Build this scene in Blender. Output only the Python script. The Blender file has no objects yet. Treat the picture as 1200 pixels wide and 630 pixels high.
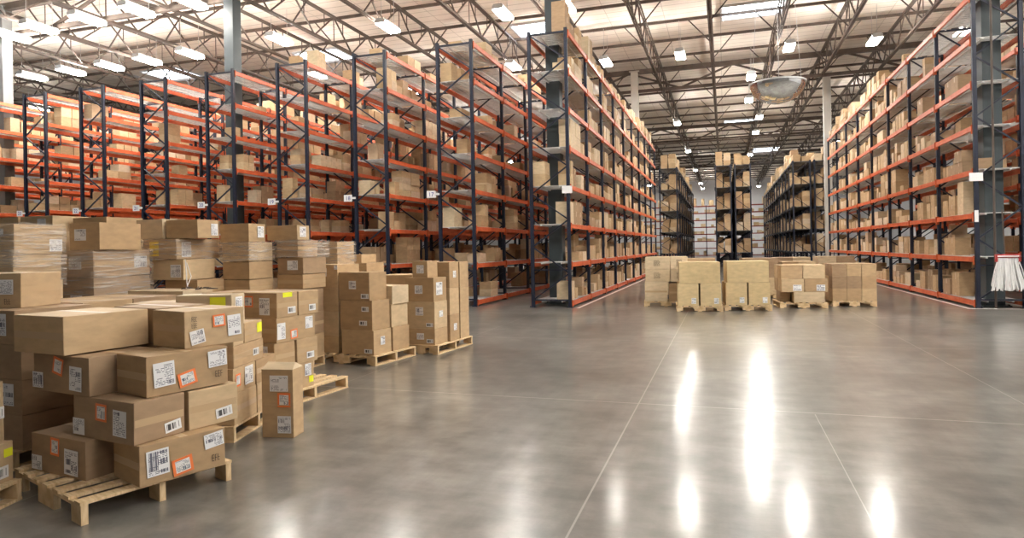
import bpy, bmesh, math, random
from mathutils import Vector, Matrix
random.seed(11)
sc = bpy.context.scene
col = sc.collection
R = math.radians

# ------------------------------------------------------------------ materials
def mat(name, base=(.5,.5,.5), rough=.6, metal=0., spec=.5):
    m = bpy.data.materials.new(name); m.use_nodes = True
    b = m.node_tree.nodes['Principled BSDF']
    b.inputs['Base Color'].default_value = (*base, 1); b.inputs['Roughness'].default_value = rough
    b.inputs['Metallic'].default_value = metal; b.inputs['Specular IOR Level'].default_value = spec
    return m
def nd(m, t, **k):
    n = m.node_tree.nodes.new(t)
    for a, v in k.items(): setattr(n, a, v)
    return n
def lk(m, a, b): m.node_tree.links.new(a, b)
def ramp(m, stops):
    r = nd(m, 'ShaderNodeValToRGB'); e = r.color_ramp.elements
    while len(e) < len(stops): e.new(.5)
    for i, (p, c) in enumerate(stops): e[i].position = p; e[i].color = (*c, 1) if len(c) == 3 else c
    return r
def mathn(m, op, a, b=None, c=None):
    n = nd(m, 'ShaderNodeMath', operation=op)
    for i, v in enumerate((a, b, c)):
        if v is None: continue
        if isinstance(v, (int, float)): n.inputs[i].default_value = v
        else: lk(m, v, n.inputs[i])
    return n.outputs[0]
def mixc(m, fac, a, b, mode='MIX'):
    n = nd(m, 'ShaderNodeMix', data_type='RGBA', blend_type=mode)
    for s, v in ((0, fac), (6, a), (7, b)):
        if isinstance(v, (int, float)): n.inputs[s].default_value = v
        elif isinstance(v, tuple): n.inputs[s].default_value = (*v, 1)
        else: lk(m, v, n.inputs[s])
    return n.outputs[2]

def cardboard(name, tones, island=False, rough=.72):
    m = mat(name, tones[0], rough, spec=.3); b = m.node_tree.nodes['Principled BSDF']
    if island: rnd = nd(m, 'ShaderNodeNewGeometry').outputs['Random Per Island']
    else: rnd = nd(m, 'ShaderNodeObjectInfo').outputs['Random']
    n = len(tones); r = ramp(m, [(i/max(1, n-1), t) for i, t in enumerate(tones)]); lk(m, rnd, r.inputs[0])
    g = nd(m, 'ShaderNodeNewGeometry')
    no = nd(m, 'ShaderNodeTexNoise'); no.inputs['Scale'].default_value = 7; no.inputs['Detail'].default_value = 5
    mp = nd(m, 'ShaderNodeMapping'); mp.inputs['Scale'].default_value = (1, 1, 2.5); lk(m, g.outputs['Position'], mp.inputs['Vector']); lk(m, mp.outputs[0], no.inputs['Vector'])
    c2 = ramp(m, [(.3, (.86,.86,.86)), (.7, (1.06,1.05,1.04))]); lk(m, no.outputs['Fac'], c2.inputs[0])
    lk(m, mixc(m, 1., r.outputs[0], c2.outputs[0], 'MULTIPLY'), b.inputs['Base Color'])
    bp = nd(m, 'ShaderNodeBump'); bp.inputs['Strength'].default_value = .12; bp.inputs['Distance'].default_value = .02
    lk(m, no.outputs['Fac'], bp.inputs['Height']); lk(m, bp.outputs[0], b.inputs['Normal'])
    return m
TAN = [(.50,.345,.195), (.43,.29,.16), (.57,.41,.24), (.47,.325,.185), (.62,.47,.29)]
M = {}
M['card'] = cardboard('cardboard', TAN)
M['card_brown'] = cardboard('brown_cardboard', [(.36,.245,.15), (.41,.28,.17), (.32,.215,.13)])
M['card_pale'] = cardboard('pale_cardboard', [(.62,.49,.32), (.68,.55,.38), (.58,.45,.29)])
M['card_yellow'] = cardboard('golden_cardboard', [(.64,.49,.27), (.70,.55,.32)])
M['card_stuff'] = cardboard('cardboard_mixed', TAN + [(.64,.52,.38), (.40,.26,.15)], island=True)
M['tape'] = mat('packing_tape', (.50,.35,.20), .3); M['tape_stuff'] = M['tape']
M['white'] = mat('white_paper', (.8,.8,.8), .55)
M['ink'] = mat('dark_ink', (.05,.035,.03), .7)
M['yellow'] = mat('yellow_sticker', (.85,.88,.03), .5)
M['yellow_orange'] = mat('golden_paper', (.85,.62,.04), .5)

def printed(name, paper, ink, border=None):
    m = mat(name, paper, .5); b = m.node_tree.nodes['Principled BSDF']
    uv = nd(m, 'ShaderNodeUVMap'); sp = nd(m, 'ShaderNodeSeparateXYZ'); lk(m, uv.outputs[0], sp.inputs[0])
    oi = nd(m, 'ShaderNodeObjectInfo').outputs['Random']
    def cell(sx, sy, seed):
        cx = mathn(m, 'FLOOR', mathn(m, 'MULTIPLY', sp.outputs[0], sx)); cy = mathn(m, 'FLOOR', mathn(m, 'MULTIPLY', sp.outputs[1], sy))
        cb = nd(m, 'ShaderNodeCombineXYZ'); lk(m, cx, cb.inputs[0]); lk(m, cy, cb.inputs[1]); lk(m, mathn(m, 'ADD', mathn(m, 'MULTIPLY', oi, 37.), seed), cb.inputs[2])
        w = nd(m, 'ShaderNodeTexWhiteNoise'); lk(m, cb.outputs[0], w.inputs[0]); return w.outputs['Value']
    rows = mathn(m, 'LESS_THAN', mathn(m, 'FRACT', mathn(m, 'MULTIPLY', sp.outputs[1], 15.)), .42)
    txt = mathn(m, 'MULTIPLY', rows, mathn(m, 'GREATER_THAN', cell(20, 15, 1.), .35))      # lines of small print
    blk = mathn(m, 'GREATER_THAN', cell(2, 5, 5.), .35)
    bars = mathn(m, 'MULTIPLY', mathn(m, 'GREATER_THAN', cell(40, 1, 9.), .5), mathn(m, 'GREATER_THAN', cell(2, 5, 12.), .80))
    pr = mathn(m, 'MAXIMUM', mathn(m, 'MULTIPLY', txt, blk), bars)
    ex = mathn(m, 'ABSOLUTE', mathn(m, 'SUBTRACT', sp.outputs[0], .5)); ey = mathn(m, 'ABSOLUTE', mathn(m, 'SUBTRACT', sp.outputs[1], .5))
    edge = mathn(m, 'MAXIMUM', ex, ey); lim = .33 if border else .43
    pr = mathn(m, 'MULTIPLY', pr, mathn(m, 'LESS_THAN', edge, lim))
    c = mixc(m, pr, paper, ink)
    if border: c = mixc(m, mathn(m, 'GREATER_THAN', edge, .36), c, border)
    lk(m, c, b.inputs['Base Color']); return m
M['label_white'] = printed('printed_white_label', (.80,.80,.81), (.13,.13,.17))
M['label_orange'] = printed('orange_bordered_label', (.78,.76,.74), (.12,.15,.2), (.88,.22,.06))
def barcode():
    m = mat('barcode_label', (.8,.8,.8), .5); b = m.node_tree.nodes['Principled BSDF']
    uv = nd(m, 'ShaderNodeUVMap'); sp = nd(m, 'ShaderNodeSeparateXYZ'); lk(m, uv.outputs[0], sp.inputs[0])
    w = nd(m, 'ShaderNodeTexWhiteNoise', noise_dimensions='1D'); lk(m, mathn(m, 'FLOOR', mathn(m, 'MULTIPLY', sp.outputs[0], 30.)), w.inputs['W'])
    on = mathn(m, 'MULTIPLY', mathn(m, 'GREATER_THAN', w.outputs['Value'], .45), mathn(m, 'LESS_THAN', mathn(m, 'ABSOLUTE', mathn(m, 'SUBTRACT', sp.outputs[0], .5)), .4))
    on = mathn(m, 'MULTIPLY', on, mathn(m, 'LESS_THAN', mathn(m, 'ABSOLUTE', mathn(m, 'SUBTRACT', sp.outputs[1], .5)), .3))
    lk(m, mixc(m, on, (.8,.8,.8), (.06,.06,.06)), b.inputs['Base Color']); return m
M['barcode'] = barcode()

def noisy(name, c1, c2, scale, rough, metal=0., stretch=(1,1,1), bump=0., r2=None):
    m = mat(name, c1, rough, metal); b = m.node_tree.nodes['Principled BSDF']
    g = nd(m, 'ShaderNodeTexCoord'); mp = nd(m, 'ShaderNodeMapping'); mp.inputs['Scale'].default_value = stretch
    no = nd(m, 'ShaderNodeTexNoise'); no.inputs['Scale'].default_value = scale; no.inputs['Detail'].default_value = 6
    lk(m, g.outputs['Object'], mp.inputs[0]); lk(m, mp.outputs[0], no.inputs[0])
    r = ramp(m, [(.35, c1), (.65, c2)]); lk(m, no.outputs['Fac'], r.inputs[0]); lk(m, r.outputs[0], b.inputs['Base Color'])
    if bump:
        bp = nd(m, 'ShaderNodeBump'); bp.inputs['Strength'].default_value = bump; lk(m, no.outputs['Fac'], bp.inputs['Height']); lk(m, bp.outputs[0], b.inputs['Normal'])
    return m
M['wood'] = noisy('pallet_wood', (.55,.38,.20), (.74,.56,.34), 9, .75, stretch=(1,6,1), bump=.2)
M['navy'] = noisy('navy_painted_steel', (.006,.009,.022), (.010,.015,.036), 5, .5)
M['orange'] = noisy('orange_painted_steel', (.56,.095,.028), (.66,.145,.05), 4, .42)
M['red'] = noisy('dull_red_steel', (.20,.03,.02), (.28,.05,.035), 4, .5)
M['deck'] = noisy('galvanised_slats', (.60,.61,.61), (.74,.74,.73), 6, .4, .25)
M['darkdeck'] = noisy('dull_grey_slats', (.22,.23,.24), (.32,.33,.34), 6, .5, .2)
M['column'] = noisy('grey_blue_painted_column', (.033,.046,.053), (.05,.066,.073), 1.5, .55)
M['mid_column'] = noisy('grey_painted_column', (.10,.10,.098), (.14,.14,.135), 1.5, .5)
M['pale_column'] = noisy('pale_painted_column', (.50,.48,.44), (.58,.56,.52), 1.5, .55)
M['truss'] = noisy('brown_primed_steel', (.06,.043,.034), (.095,.07,.055), 3, .6)
M['galv'] = mat('bright_galvanised', (.55,.55,.55), .4, .5)
M['wall'] = noisy('painted_wall', (.55,.56,.58), (.62,.62,.64), .4, .8)
M['mop'] = noisy('white_mop_yarn', (.62,.62,.62), (.8,.8,.8), 30, .9, stretch=(1,1,.1))
M['mopred'] = mat('red_mop_clamp', (.4,.03,.03), .4)
M['chrome'] = mat('mirror_acrylic', (.85,.86,.87), .06, 1.)
M['rim'] = mat('brown_rim', (.25,.12,.08), .5)
M['paint'] = noisy('white_floor_paint', (.60,.59,.57), (.72,.71,.69), 8, .4)
M['blue'] = mat('blue_numeral_ink', (.03,.04,.28), .5)
M['strap'] = mat('clear_strap', (.75,.73,.70), .35)

def ceiling_mat():
    m = mat('roof_deck_panels', (.62,.54,.47), .8); b = m.node_tree.nodes['Principled BSDF']
    g = nd(m, 'ShaderNodeNewGeometry'); sp = nd(m, 'ShaderNodeSeparateXYZ'); lk(m, g.outputs['Position'], sp.inputs[0])
    no = nd(m, 'ShaderNodeTexNoise'); no.inputs['Scale'].default_value = .8; no.inputs['Detail'].default_value = 6; lk(m, g.outputs['Position'], no.inputs[0])
    r = ramp(m, [(.3, (.78,.715,.635)), (.7, (.88,.82,.74))]); lk(m, no.outputs['Fac'], r.inputs[0])
    fy = mathn(m, 'FRACT', mathn(m, 'MULTIPLY', sp.outputs[1], 1/.61)); seam = mathn(m, 'LESS_THAN', fy, .09)
    fx = mathn(m, 'FRACT', mathn(m, 'MULTIPLY', sp.outputs[0], 1/2.44)); seam2 = mathn(m, 'LESS_THAN', fx, .012)
    lk(m, mixc(m, mathn(m, 'MULTIPLY', mathn(m, 'MAXIMUM', seam, seam2), .45), r.outputs[0], (.2,.16,.13)), b.inputs['Base Color'])
    return m
M['ceiling'] = ceiling_mat()
def floor_mat():
    m = mat('polished_concrete', (.25,.24,.22), .2, spec=.6); b = m.node_tree.nodes['Principled BSDF']
    g = nd(m, 'ShaderNodeNewGeometry'); sp = nd(m, 'ShaderNodeSeparateXYZ'); lk(m, g.outputs['Position'], sp.inputs[0])
    def noise(s, d, st=(1,1,1), dist=0.):
        mp = nd(m, 'ShaderNodeMapping'); mp.inputs['Scale'].default_value = st; lk(m, g.outputs['Position'], mp.inputs[0])
        n = nd(m, 'ShaderNodeTexNoise'); n.inputs['Scale'].default_value = s; n.inputs['Detail'].default_value = d; n.inputs['Distortion'].default_value = dist
        lk(m, mp.outputs[0], n.inputs[0]); return n.outputs['Fac']
    big = noise(.55, 6, dist=.2); mid = noise(3.4, 10, dist=.1); fine = noise(40, 4); sc_ = noise(3., 5, (.35,5,1)); sc2 = noise(3., 5, (5,.35,1))
    r = ramp(m, [(.3, (.115,.109,.099)), (.5, (.168,.161,.148)), (.7, (.235,.227,.212))]); lk(m, big, r.inputs[0])
    r2 = ramp(m, [(.34, (.70,.70,.70)), (.66, (1.24,1.23,1.21))]); lk(m, mid, r2.inputs[0])
    c = mixc(m, 1., r.outputs[0], r2.outputs[0], 'MULTIPLY')
    r3 = ramp(m, [(.35, (.86,.86,.86)), (.65, (1.12,1.12,1.12))]); lk(m, mathn(m, 'MULTIPLY', mathn(m, 'ADD', mathn(m, 'MULTIPLY', fine, .6), mathn(m, 'ADD', sc_, sc2)), .385), r3.inputs[0]); c = mixc(m, 1., c, r3.outputs[0], 'MULTIPLY')
    def line(axis, pos, w, lo=None, hi=None):
        d = mathn(m, 'LESS_THAN', mathn(m, 'ABSOLUTE', mathn(m, 'SUBTRACT', sp.outputs[axis], pos)), w)
        if hi is not None: d = mathn(m, 'MULTIPLY', d, mathn(m, 'LESS_THAN', sp.outputs[1-axis], hi))
        if lo is not None: d = mathn(m, 'MULTIPLY', d, mathn(m, 'GREATER_THAN', sp.outputs[1-axis], lo))
        return d
    L = [line(0,-.87,.007), line(0,2.78,.006), line(0,-4.5,.006), line(0,6.4,.006), line(1,6.85,.011), line(1,11.4,.008), line(1,15.9,.008), line(1,2.3,.008), line(0,.79,.004,lo=3.6,hi=6.8)]
    f = L[0]
    for l in L[1:]: f = mathn(m, 'MAXIMUM', f, l)
    f = mathn(m, 'MULTIPLY', f, .5)
    lk(m, mixc(m, f, c, (.50,.48,.44)), b.inputs['Base Color'])
    rr = nd(m, 'ShaderNodeMapRange'); lk(m, mid, rr.inputs[0]); rr.inputs[1].default_value = .3; rr.inputs[2].default_value = .7; rr.inputs[3].default_value = .278; rr.inputs[4].default_value = .31
    lk(m, rr.outputs[0], b.inputs['Roughness'])
    bp = nd(m, 'ShaderNodeBump'); bp.inputs['Strength'].default_value = .035; bp.inputs['Distance'].default_value = .01
    lk(m, mathn(m, 'ADD', fine, mathn(m, 'MULTIPLY', mathn(m, 'ADD', sc_, sc2), .5)), bp.inputs['Height']); lk(m, bp.outputs[0], b.inputs['Normal'])
    b.inputs['Coat Weight'].default_value = .6; b.inputs['Coat Roughness'].default_value = .15; b.inputs['Specular IOR Level'].default_value = .35
    return m
M['floor'] = floor_mat()
def emit(name, c, s):
    m = bpy.data.materials.new(name); m.use_nodes = True; t = m.node_tree; t.nodes.clear()
    e = t.nodes.new('ShaderNodeEmission'); o = t.nodes.new('ShaderNodeOutputMaterial'); e.inputs[0].default_value = (*c, 1); e.inputs[1].default_value = s
    t.links.new(e.outputs[0], o.inputs[0]); return m
M['lamp'] = emit('lamp_lens', (1., .95, .875), 185.)
M['sky'] = emit('skylight_daylight', (.86,.93,1.), 9.)
def wrap_mat():
    m = bpy.data.materials.new('stretch_film'); m.use_nodes = True; t = m.node_tree; t.nodes.clear()
    o = t.nodes.new('ShaderNodeOutputMaterial'); mx = t.nodes.new('ShaderNodeMixShader'); tr = t.nodes.new('ShaderNodeBsdfTransparent')
    p = t.nodes.new('ShaderNodeBsdfPrincipled'); p.inputs['Base Color'].default_value = (.78,.72,.65,1); p.inputs['Roughness'].default_value = .22; p.inputs['Specular IOR Level'].default_value = .8
    g = t.nodes.new('ShaderNodeNewGeometry'); mp = t.nodes.new('ShaderNodeMapping'); mp.inputs['Scale'].default_value = (.7,.7,11); mp.inputs['Rotation'].default_value = (.05,.04,0)
    n = t.nodes.new('ShaderNodeTexNoise'); n.inputs['Scale'].default_value = 4; n.inputs['Detail'].default_value = 6; n.inputs['Distortion'].default_value = .15
    t.links.new(g.outputs['Position'], mp.inputs[0]); t.links.new(mp.outputs[0], n.inputs[0])
    r = t.nodes.new('ShaderNodeValToRGB'); r.color_ramp.elements[0].position = .42; r.color_ramp.elements[0].color = (.08,.08,.08,1); r.color_ramp.elements[1].position = .72; r.color_ramp.elements[1].color = (.62,.62,.62,1)  # milky streaks also stand in for white highlights on the film
    t.links.new(n.outputs['Fac'], r.inputs[0]); t.links.new(r.outputs[0], mx.inputs[0])
    b = t.nodes.new('ShaderNodeBump'); b.inputs['Strength'].default_value = .6; b.inputs['Distance'].default_value = .03; t.links.new(n.outputs['Fac'], b.inputs['Height']); t.links.new(b.outputs[0], p.inputs['Normal'])
    t.links.new(tr.outputs[0], mx.inputs[1]); t.links.new(p.outputs[0], mx.inputs[2]); t.links.new(mx.outputs[0], o.inputs[0]); return m
M['film'] = wrap_mat()

# ------------------------------------------------------------------ mesh helpers
class MB:
    def __init__(s): s.v = []; s.f = []; s.mi = []; s.uv = {}
    def box(s, x0, x1, y0, y1, z0, z1, mi=0):
        k = len(s.v); s.v += [(x0,y0,z0),(x1,y0,z0),(x1,y1,z0),(x0,y1,z0),(x0,y0,z1),(x1,y0,z1),(x1,y1,z1),(x0,y1,z1)]
        for q in ((0,3,2,1),(4,5,6,7),(0,1,5,4),(1,2,6,5),(2,3,7,6),(3,0,4,7)): s.f.append(tuple(k+i for i in q)); s.mi.append(mi)
    def bar(s, a, b, w, h=None, mi=0, up=(0,0,1)):
        h = h or w; a = Vector(a); b = Vector(b); d = (b-a).normalized(); u = Vector(up)
        if abs(d.dot(u)) > .98: u = Vector((0,1,0))
        r = d.cross(u).normalized(); u = r.cross(d).normalized(); k = len(s.v)
        for p in (a, b):
            for i, j in ((-1,-1),(1,-1),(1,1),(-1,1)): s.v.append(tuple(p + r*(i*w/2) + u*(j*h/2)))
        for q in ((0,1,2,3),(7,6,5,4),(0,4,5,1),(1,5,6,2),(2,6,7,3),(3,7,4,0)): s.f.append(tuple(k+i for i in q)); s.mi.append(mi)
    def xf(s, mtx): s.v = [tuple(mtx @ Vector(p)) for p in s.v]; return s
    def mesh(s, name, mats):
        me = bpy.data.meshes.new(name); me.from_pydata(s.v, [], s.f)
        for m in (mats if isinstance(mats, (list, tuple)) else [mats]): me.materials.append(m)
        for p, i in zip(me.polygons, s.mi): p.material_index = i
        me.update(); return me
    def build(s, name, mats, parent=None, bevel=0.): return link(name, s.mesh(name, mats), parent, bevel)
def link(name, me, parent=None, bevel=0.):
    o = bpy.data.objects.new(name, me); col.objects.link(o)
    if parent: o.parent = parent
    if bevel:
        b = o.modifiers.new('bevel', 'BEVEL'); b.width = bevel; b.segments = 2; b.limit_method = 'ANGLE'
    return o
def tag(o, label, cat, group=None, kind=None):
    if label: o['label'] = label
    if cat: o['category'] = cat
    if group: o['group'] = group
    if kind: o['kind'] = kind
    return o
def empty(name, loc=(0,0,0), rz=0.):
    o = bpy.data.objects.new(name, None); col.objects.link(o); o.location = loc; o.rotation_euler = (0,0,rz); o.empty_display_size = .2; return o
ORD = ['zeroth','first','second','third','fourth','fifth','sixth','seventh','eighth','ninth','tenth','eleventh','twelfth']

# ------------------------------------------------------------------ the building
ROOF = 12.05
b = MB(); b.box(-56, 24, -9, 111, -.3, 0); tag(b.build('floor', M['floor']), None, None, kind='structure')
b = MB(); b.box(-56, 24, -9, 111, ROOF, ROOF+.25); tag(b.build('ceiling', M['ceiling']), None, None, kind='structure')
M['dim_wall'] = noisy('low_bounce_wall', (.20,.20,.20), (.26,.26,.26), .6, .85)  # unseen near wall darkened to bounce less light onto the carton fronts
for nm, a in (('wall_left',(-56.3,-56,-9,111)), ('wall_right',(24,24.3,-9,111)), ('wall_far',(-56,24,111,111.3)), ('wall_near',(-56,24,-9.3,-9))):
    b = MB(); b.box(*a, 0, ROOF); tag(b.build(nm, M['dim_wall' if nm == 'wall_near' else 'wall']), None, None, kind='structure')

# columns
CG = 'painted steel building columns'
def column(x, y, m, label, h=ROOF-.5):
    t = empty('building_column', (x, y, 0)); tag(t, label, 'column', CG)
    b = MB(); b.box(-.2,.2,-.2,.2,0,h); b.build('shaft', m, t, bevel=.015)
    b = MB(); b.box(-.3,.3,-.3,.3,0,.03)
    for i in (-1,1):
        for j in (-1,1): b.box(i*.25-.02,i*.25+.02,j*.25-.02,j*.25+.02,.03,.06)
    b.build('base_plate', m, t)
    b = MB(); b.box(-.28,.28,-.28,.28,h,h+.03); b.build('cap_plate', m, t)
    return t
column(-4.66, 18.72, M['column'], 'grey blue column inside the rack left of the wide aisle')
column(-16.08, 18.72, M['column'], 'grey blue column between the racks on the left side')
column(-27.15, 18.72, M['mid_column'], 'grey column at the far left edge of the photo')
column(6.24, 18.95, M['column'], 'grey blue column inside the rack right of the wide aisle')
column(-4.72, 38., M['pale_column'], 'pale distant column above the boxes of the left aisle rack')
column(5.85, 42.3, M['pale_column'], 'pale distant column above the boxes of the right aisle rack')

# roof trusses running away from the camera
def truss_mesh(length, zt, zb, panel=1.4):
    b = MB(); n = int(length/panel)
    for z in (zt, zb):
        for s in (-1, 1): b.bar((s*.045,0,z), (s*.045,length,z), .05, .09)
    for k in range(n):
        y0 = k*panel; y1 = y0+panel
        if k % 2 == 0: b.bar((0,y0,zb),(0,y1,zt),.05)
        else: b.bar((0,y0,zt),(0,y1,zb),.05)
        if k % 2 == 0: b.bar((0,y1,zt),(0,y1,zb+.04),.03) if k % 4 == 0 else None
        b.bar((0,y0+panel/2,zt),(0,y0+panel/2,(zt+zb)/2),.03)
    return b
TX = [-.4,-3.2,-6.3,-9.5,-12.6,-15.7,-18.8,-21.9,-25.,-28.1,-31.2,-34.3,-37.4,-40.5,-43.6, 2.38,5.05,7.7,10.5,13.4,16.3]
tmb = truss_mesh(110.,11.62,10.45)
y = 1.2; k = 0
while y < 108:
    sd = 1 if k % 2 else -1
    tmb.bar((.04*sd, y, 10.5), (.95*sd, y+.02, 11.55), .045); y += 2.82; k += 1
tm = tmb.mesh('roof_truss', M['truss'])
for i, x in enumerate(TX):
    if x > 0: w = ['first','second','third','fourth','fifth','sixth'][i-15] + ' roof truss right of the aisle centre line'
    elif i == 0: w = 'roof truss running straight over the middle of the wide aisle'
    else: w = ORD[i] if i < 13 else ['thirteenth','fourteenth'][i-13]; w += ' roof truss left of the one over the aisle middle'
    t = empty('roof_truss', (x, .6, 0)); tag(t, 'brown steel ' + w, 'truss', 'long steel roof trusses')
    link('lattice', tm, t)
# purlins across
pm = MB(); pm.box(-55.8, 23.8, -.045, .045, 11.74, 11.86); pmesh = pm.mesh('roof_purlin', M['truss'])
y = -6.; k = 0
PY = []
while y < 109: PY.append(round(y,2)); y += 2.82
for k, y in enumerate(PY):
    o = link('roof_purlin', pmesh); o.location = (0, y, 0); tag(o, 'thin brown roof purlin, ' + (ORD[k-8] + ' one crossing beyond the rack fronts' if 9 <= k <= 20 else 'in the distance over the far racks' if k > 20 else 'crossing over the near floor out of view'), 'purlin', 'roof purlins crossing the trusses')
def girder(y, label):
    t = empty('roof_girder', (0, y, 0)); tag(t, label, 'girder', None)
    b = MB(); b.bar((-55.5,0,11.56),(23.5,0,11.56),.22,.26); b.build('top_chord', M['truss'], t)
    b = MB(); b.bar((-55.5,0,10.45),(23.5,0,10.45),.16,.16); b.build('bottom_chord', M['truss'], t)
    b = MB(); x = -55.4; k = 0
    while x < 22: 
        b.bar((x,0,10.45 if k%2 else 11.5),(x+2.8,0,11.5 if k%2 else 10.45),.10); x += 2.8; k += 1
    b.build('webs', M['truss'], t)
girder(18.72, 'heavy brown roof girder over the front of the racks, upper left')
girder(38., 'heavy brown roof girder crossing the aisle above the round mirror')
girder(57.3, 'second heavy girder crossing the roof, beyond the round mirror')
girder(77., 'most distant roof girder over the far racks')

# lamps
LG = 'ceiling lamps'
def lamp_meshes():
    b = MB(); b.box(-.165,.165,-.62,.62,.05,.16); b.box(-.2,.2,-.64,-.6,-.03,.1); b.box(-.2,.2,.6,.64,-.03,.1); h = b.mesh('housing', M['galv'])
    b = MB(); b.box(-.2,.2,-.59,.59,-.05,.045); l = b.mesh('lens', M['lamp'])
    b = MB(); b.bar((0,-.5,.16),(0,-.5,1.4),.012); b.bar((0,.5,.16),(0,.5,1.4),.012); c = b.mesh('hanger', M['galv'])
    return h, l, c
lh, ll, lc = lamp_meshes()
LP = [(-26.2,18.4),(-24.3,18.05),(-21.85,18.),(-19.5,17.97),(-17.2,18.),(-31.2,22.8),(-28.75,22.8),(-26.4,22.8),(-24.1,22.7),(-21.65,22.6),(-16.95,22.4),(-12.15,22.6),(-7.55,22.8),(-5.2,22.95),
      (-5.1,30.5),(-1.75,30.6),(2.85,31.1),(6.25,31.5),(-9.3,29.5),(-15.7,32.),(-18.7,27.5),(1.45,35.9),(1.55,41.6),(2.4,47.5),(2.45,53.9),(2.5,67.),(9.5,31.5),(12.5,24.),(9.2,20.)]
for yy in (47.5, 62., 78., 95.):
    for xx in (-30,-20,-10,-3.,9.5,17.): LP.append((xx, yy))
for yy in (-5.5, 1.5, 8., 13.3):
    for xx in (-31.,-24.,-17.,-11.8,-7.2,-2.5,2.2,6.9,12.5,19.):
        if yy > 12 or (yy > 7 and xx > 0) or (yy > 0 and xx > 6): LP.append((xx, yy))  # unseen lamps added to light the front, thinned so carton fronts stay dark
for xx in (-8.,-3.,1.,5.): LP.append((xx,104.))  # lamps added to brighten the far wall
for xx, yy in ((-38.,28.),(-11.,37.),(-22,37.),(12.5,38.),(17.,17.)): LP.append((xx,yy))
cnt_ = {}
def lamp_label(x, y):
    if y < 14.5: return 'unseen ceiling lamp added to light the near part of the floor'
    row = 'front' if y < 20.5 else 'second' if y < 25 else 'third' if y < 34 else 'fourth' if y < 39 else 'fifth' if y < 45 else 'sixth' if y < 50 else 'seventh' if y < 58 else 'eighth' if y < 65 else 'ninth' if y < 70 else 'tenth' if y < 90 else 'hindmost, partly added'
    n = cnt_[row] = cnt_.get(row, 0)+1
    return f'bright ceiling lamp, {ORD[n]} from the left in the {row} row of lamps'
for i, (x, y) in enumerate(sorted(LP)):
    t = empty('ceiling_lamp', (x, y, 10.2)); t['group'] = LG; t['category'] = 'lamp'
    t['label'] = lamp_label(x, y)
    link('housing', lh, t); link('lens', ll, t); link('hanger', lc, t)
# skylights
for x0,x1,y0,y1,lb in ((.1,2.6,30.2,31.9,'cool white skylight over the wide aisle, top right of centre'), (-9.3,-7.4,29.2,31.,'skylight just left of the tall column top'),
      (-21.2,-18.7,29.2,31.2,'skylight above the racks left of centre'), (-31.2,-28.8,29.,31.,'leftmost skylight, low behind the rack tops'),
      (3.2,5.9,76.,79.,'distant bluish skylight above the far racks'), (-33.5,-31,18.,20.,'skylight over the far left corner'),(-1.,1.5,-4,-2,'skylight behind the camera'),(.2,2.6,58.,60.,'far skylight over the aisle')):
    t = empty('skylight', (x0, y0, 0)); tag(t, lb, 'skylight', 'skylights in the roof')
    b = MB(); b.box(0,x1-x0,0,y1-y0,ROOF-.02,ROOF-.005); b.build('glazing', M['sky'], t)
    b = MB(); w, d = x1-x0, y1-y0
    for a in ((-.08,w+.08,-.08,0),(-.08,w+.08,d,d+.08),(-.08,0,0,d),(w,w+.08,0,d)): b.box(*a, ROOF-.1, ROOF)
    b.build('curb_frame', M['wall'], t)

# ------------------------------------------------------------------ racks
LEV = [.18+1.045*k for k in range(8)]
def frame_meshes(w, H, mt, key):
    b = MB()
    for x in (-w/2, w/2):
        s = 1 if x < 0 else -1                      # open C profile post
        b.box(min(x,x+s*.012),max(x,x+s*.012),-.045,.045,0,H); b.box(min(x,x+s*.085),max(x,x+s*.085),-.045,-.033,0,H)
        b.box(min(x,x+s*.085),max(x,x+s*.085),.033,.045,0,H)
        z = .3
        while z < H-.1: b.box(min(x-s*.003,x),max(x-s*.003,x),-.012,.012,z,z+.05); z += .1045*5
    post = b.mesh(key+'post', mt)
    b = MB(); xi = w/2-.05; z = .2; s = -1; n = max(2, round((H-.3)/.72)); st = (H-.3)/n
    b.bar((-xi,0,.2),(xi,0,.2),.04)
    for _ in range(n): b.bar((s*xi,0,z),(-s*xi,0,z+st),.04,.036); z += st; s = -s
    b.bar((-xi,0,H-.1),(xi,0,H-.1),.05); b.bar((-xi,0,1.02),(xi,0,1.02),.03)
    brace = b.mesh(key+'brace', mt)
    b = MB()
    for x in (-w/2+.04, w/2-.04):
        b.box(x-.08,x+.08,-.09,.09,0,.012)
        for i in (-1,1): b.box(x+i*.055-.012,x+i*.055+.012,-.075,-.05,.012,.04)
    foot = b.mesh(key+'foot', mt)
    return post, brace, foot
def beam_mesh(L, mt, key):
    b = MB(); b.box(-.022,.022,.05,L-.05,-.13,-.01); b.box(-.026,.026,.05,L-.05,-.03,-.012); b.box(-.026,.026,.05,L-.05,-.13,-.115)
    b.box(-.03,.03,.046,.058,-.2,.02); b.box(-.03,.03,L-.058,L-.046,-.2,.02)
    n = 5
    for i in range(n):
        y = L*(i+.5)/n
        b.box(.026,.03,y-.015,y+.015,-.085,-.06); b.box(-.03,-.026,y-.015,y+.015,-.085,-.06)
    return b.mesh(key+'beam', mt)
def deck_mesh(w, L, mt, key):
    b = MB(); n = int((L-.12)/.15); p = (L-.12)/n
    for i in range(n): b.box(-w/2+.03, w/2-.03, .06+i*p, .06+i*p+p-.06, -.012, 0)
    for x in (-w/4, w/4): b.box(x-.02,x+.02,.06,L-.06,-.05,-.012)
    return b.mesh(key+'deck', mt)
RC = {}
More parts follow.
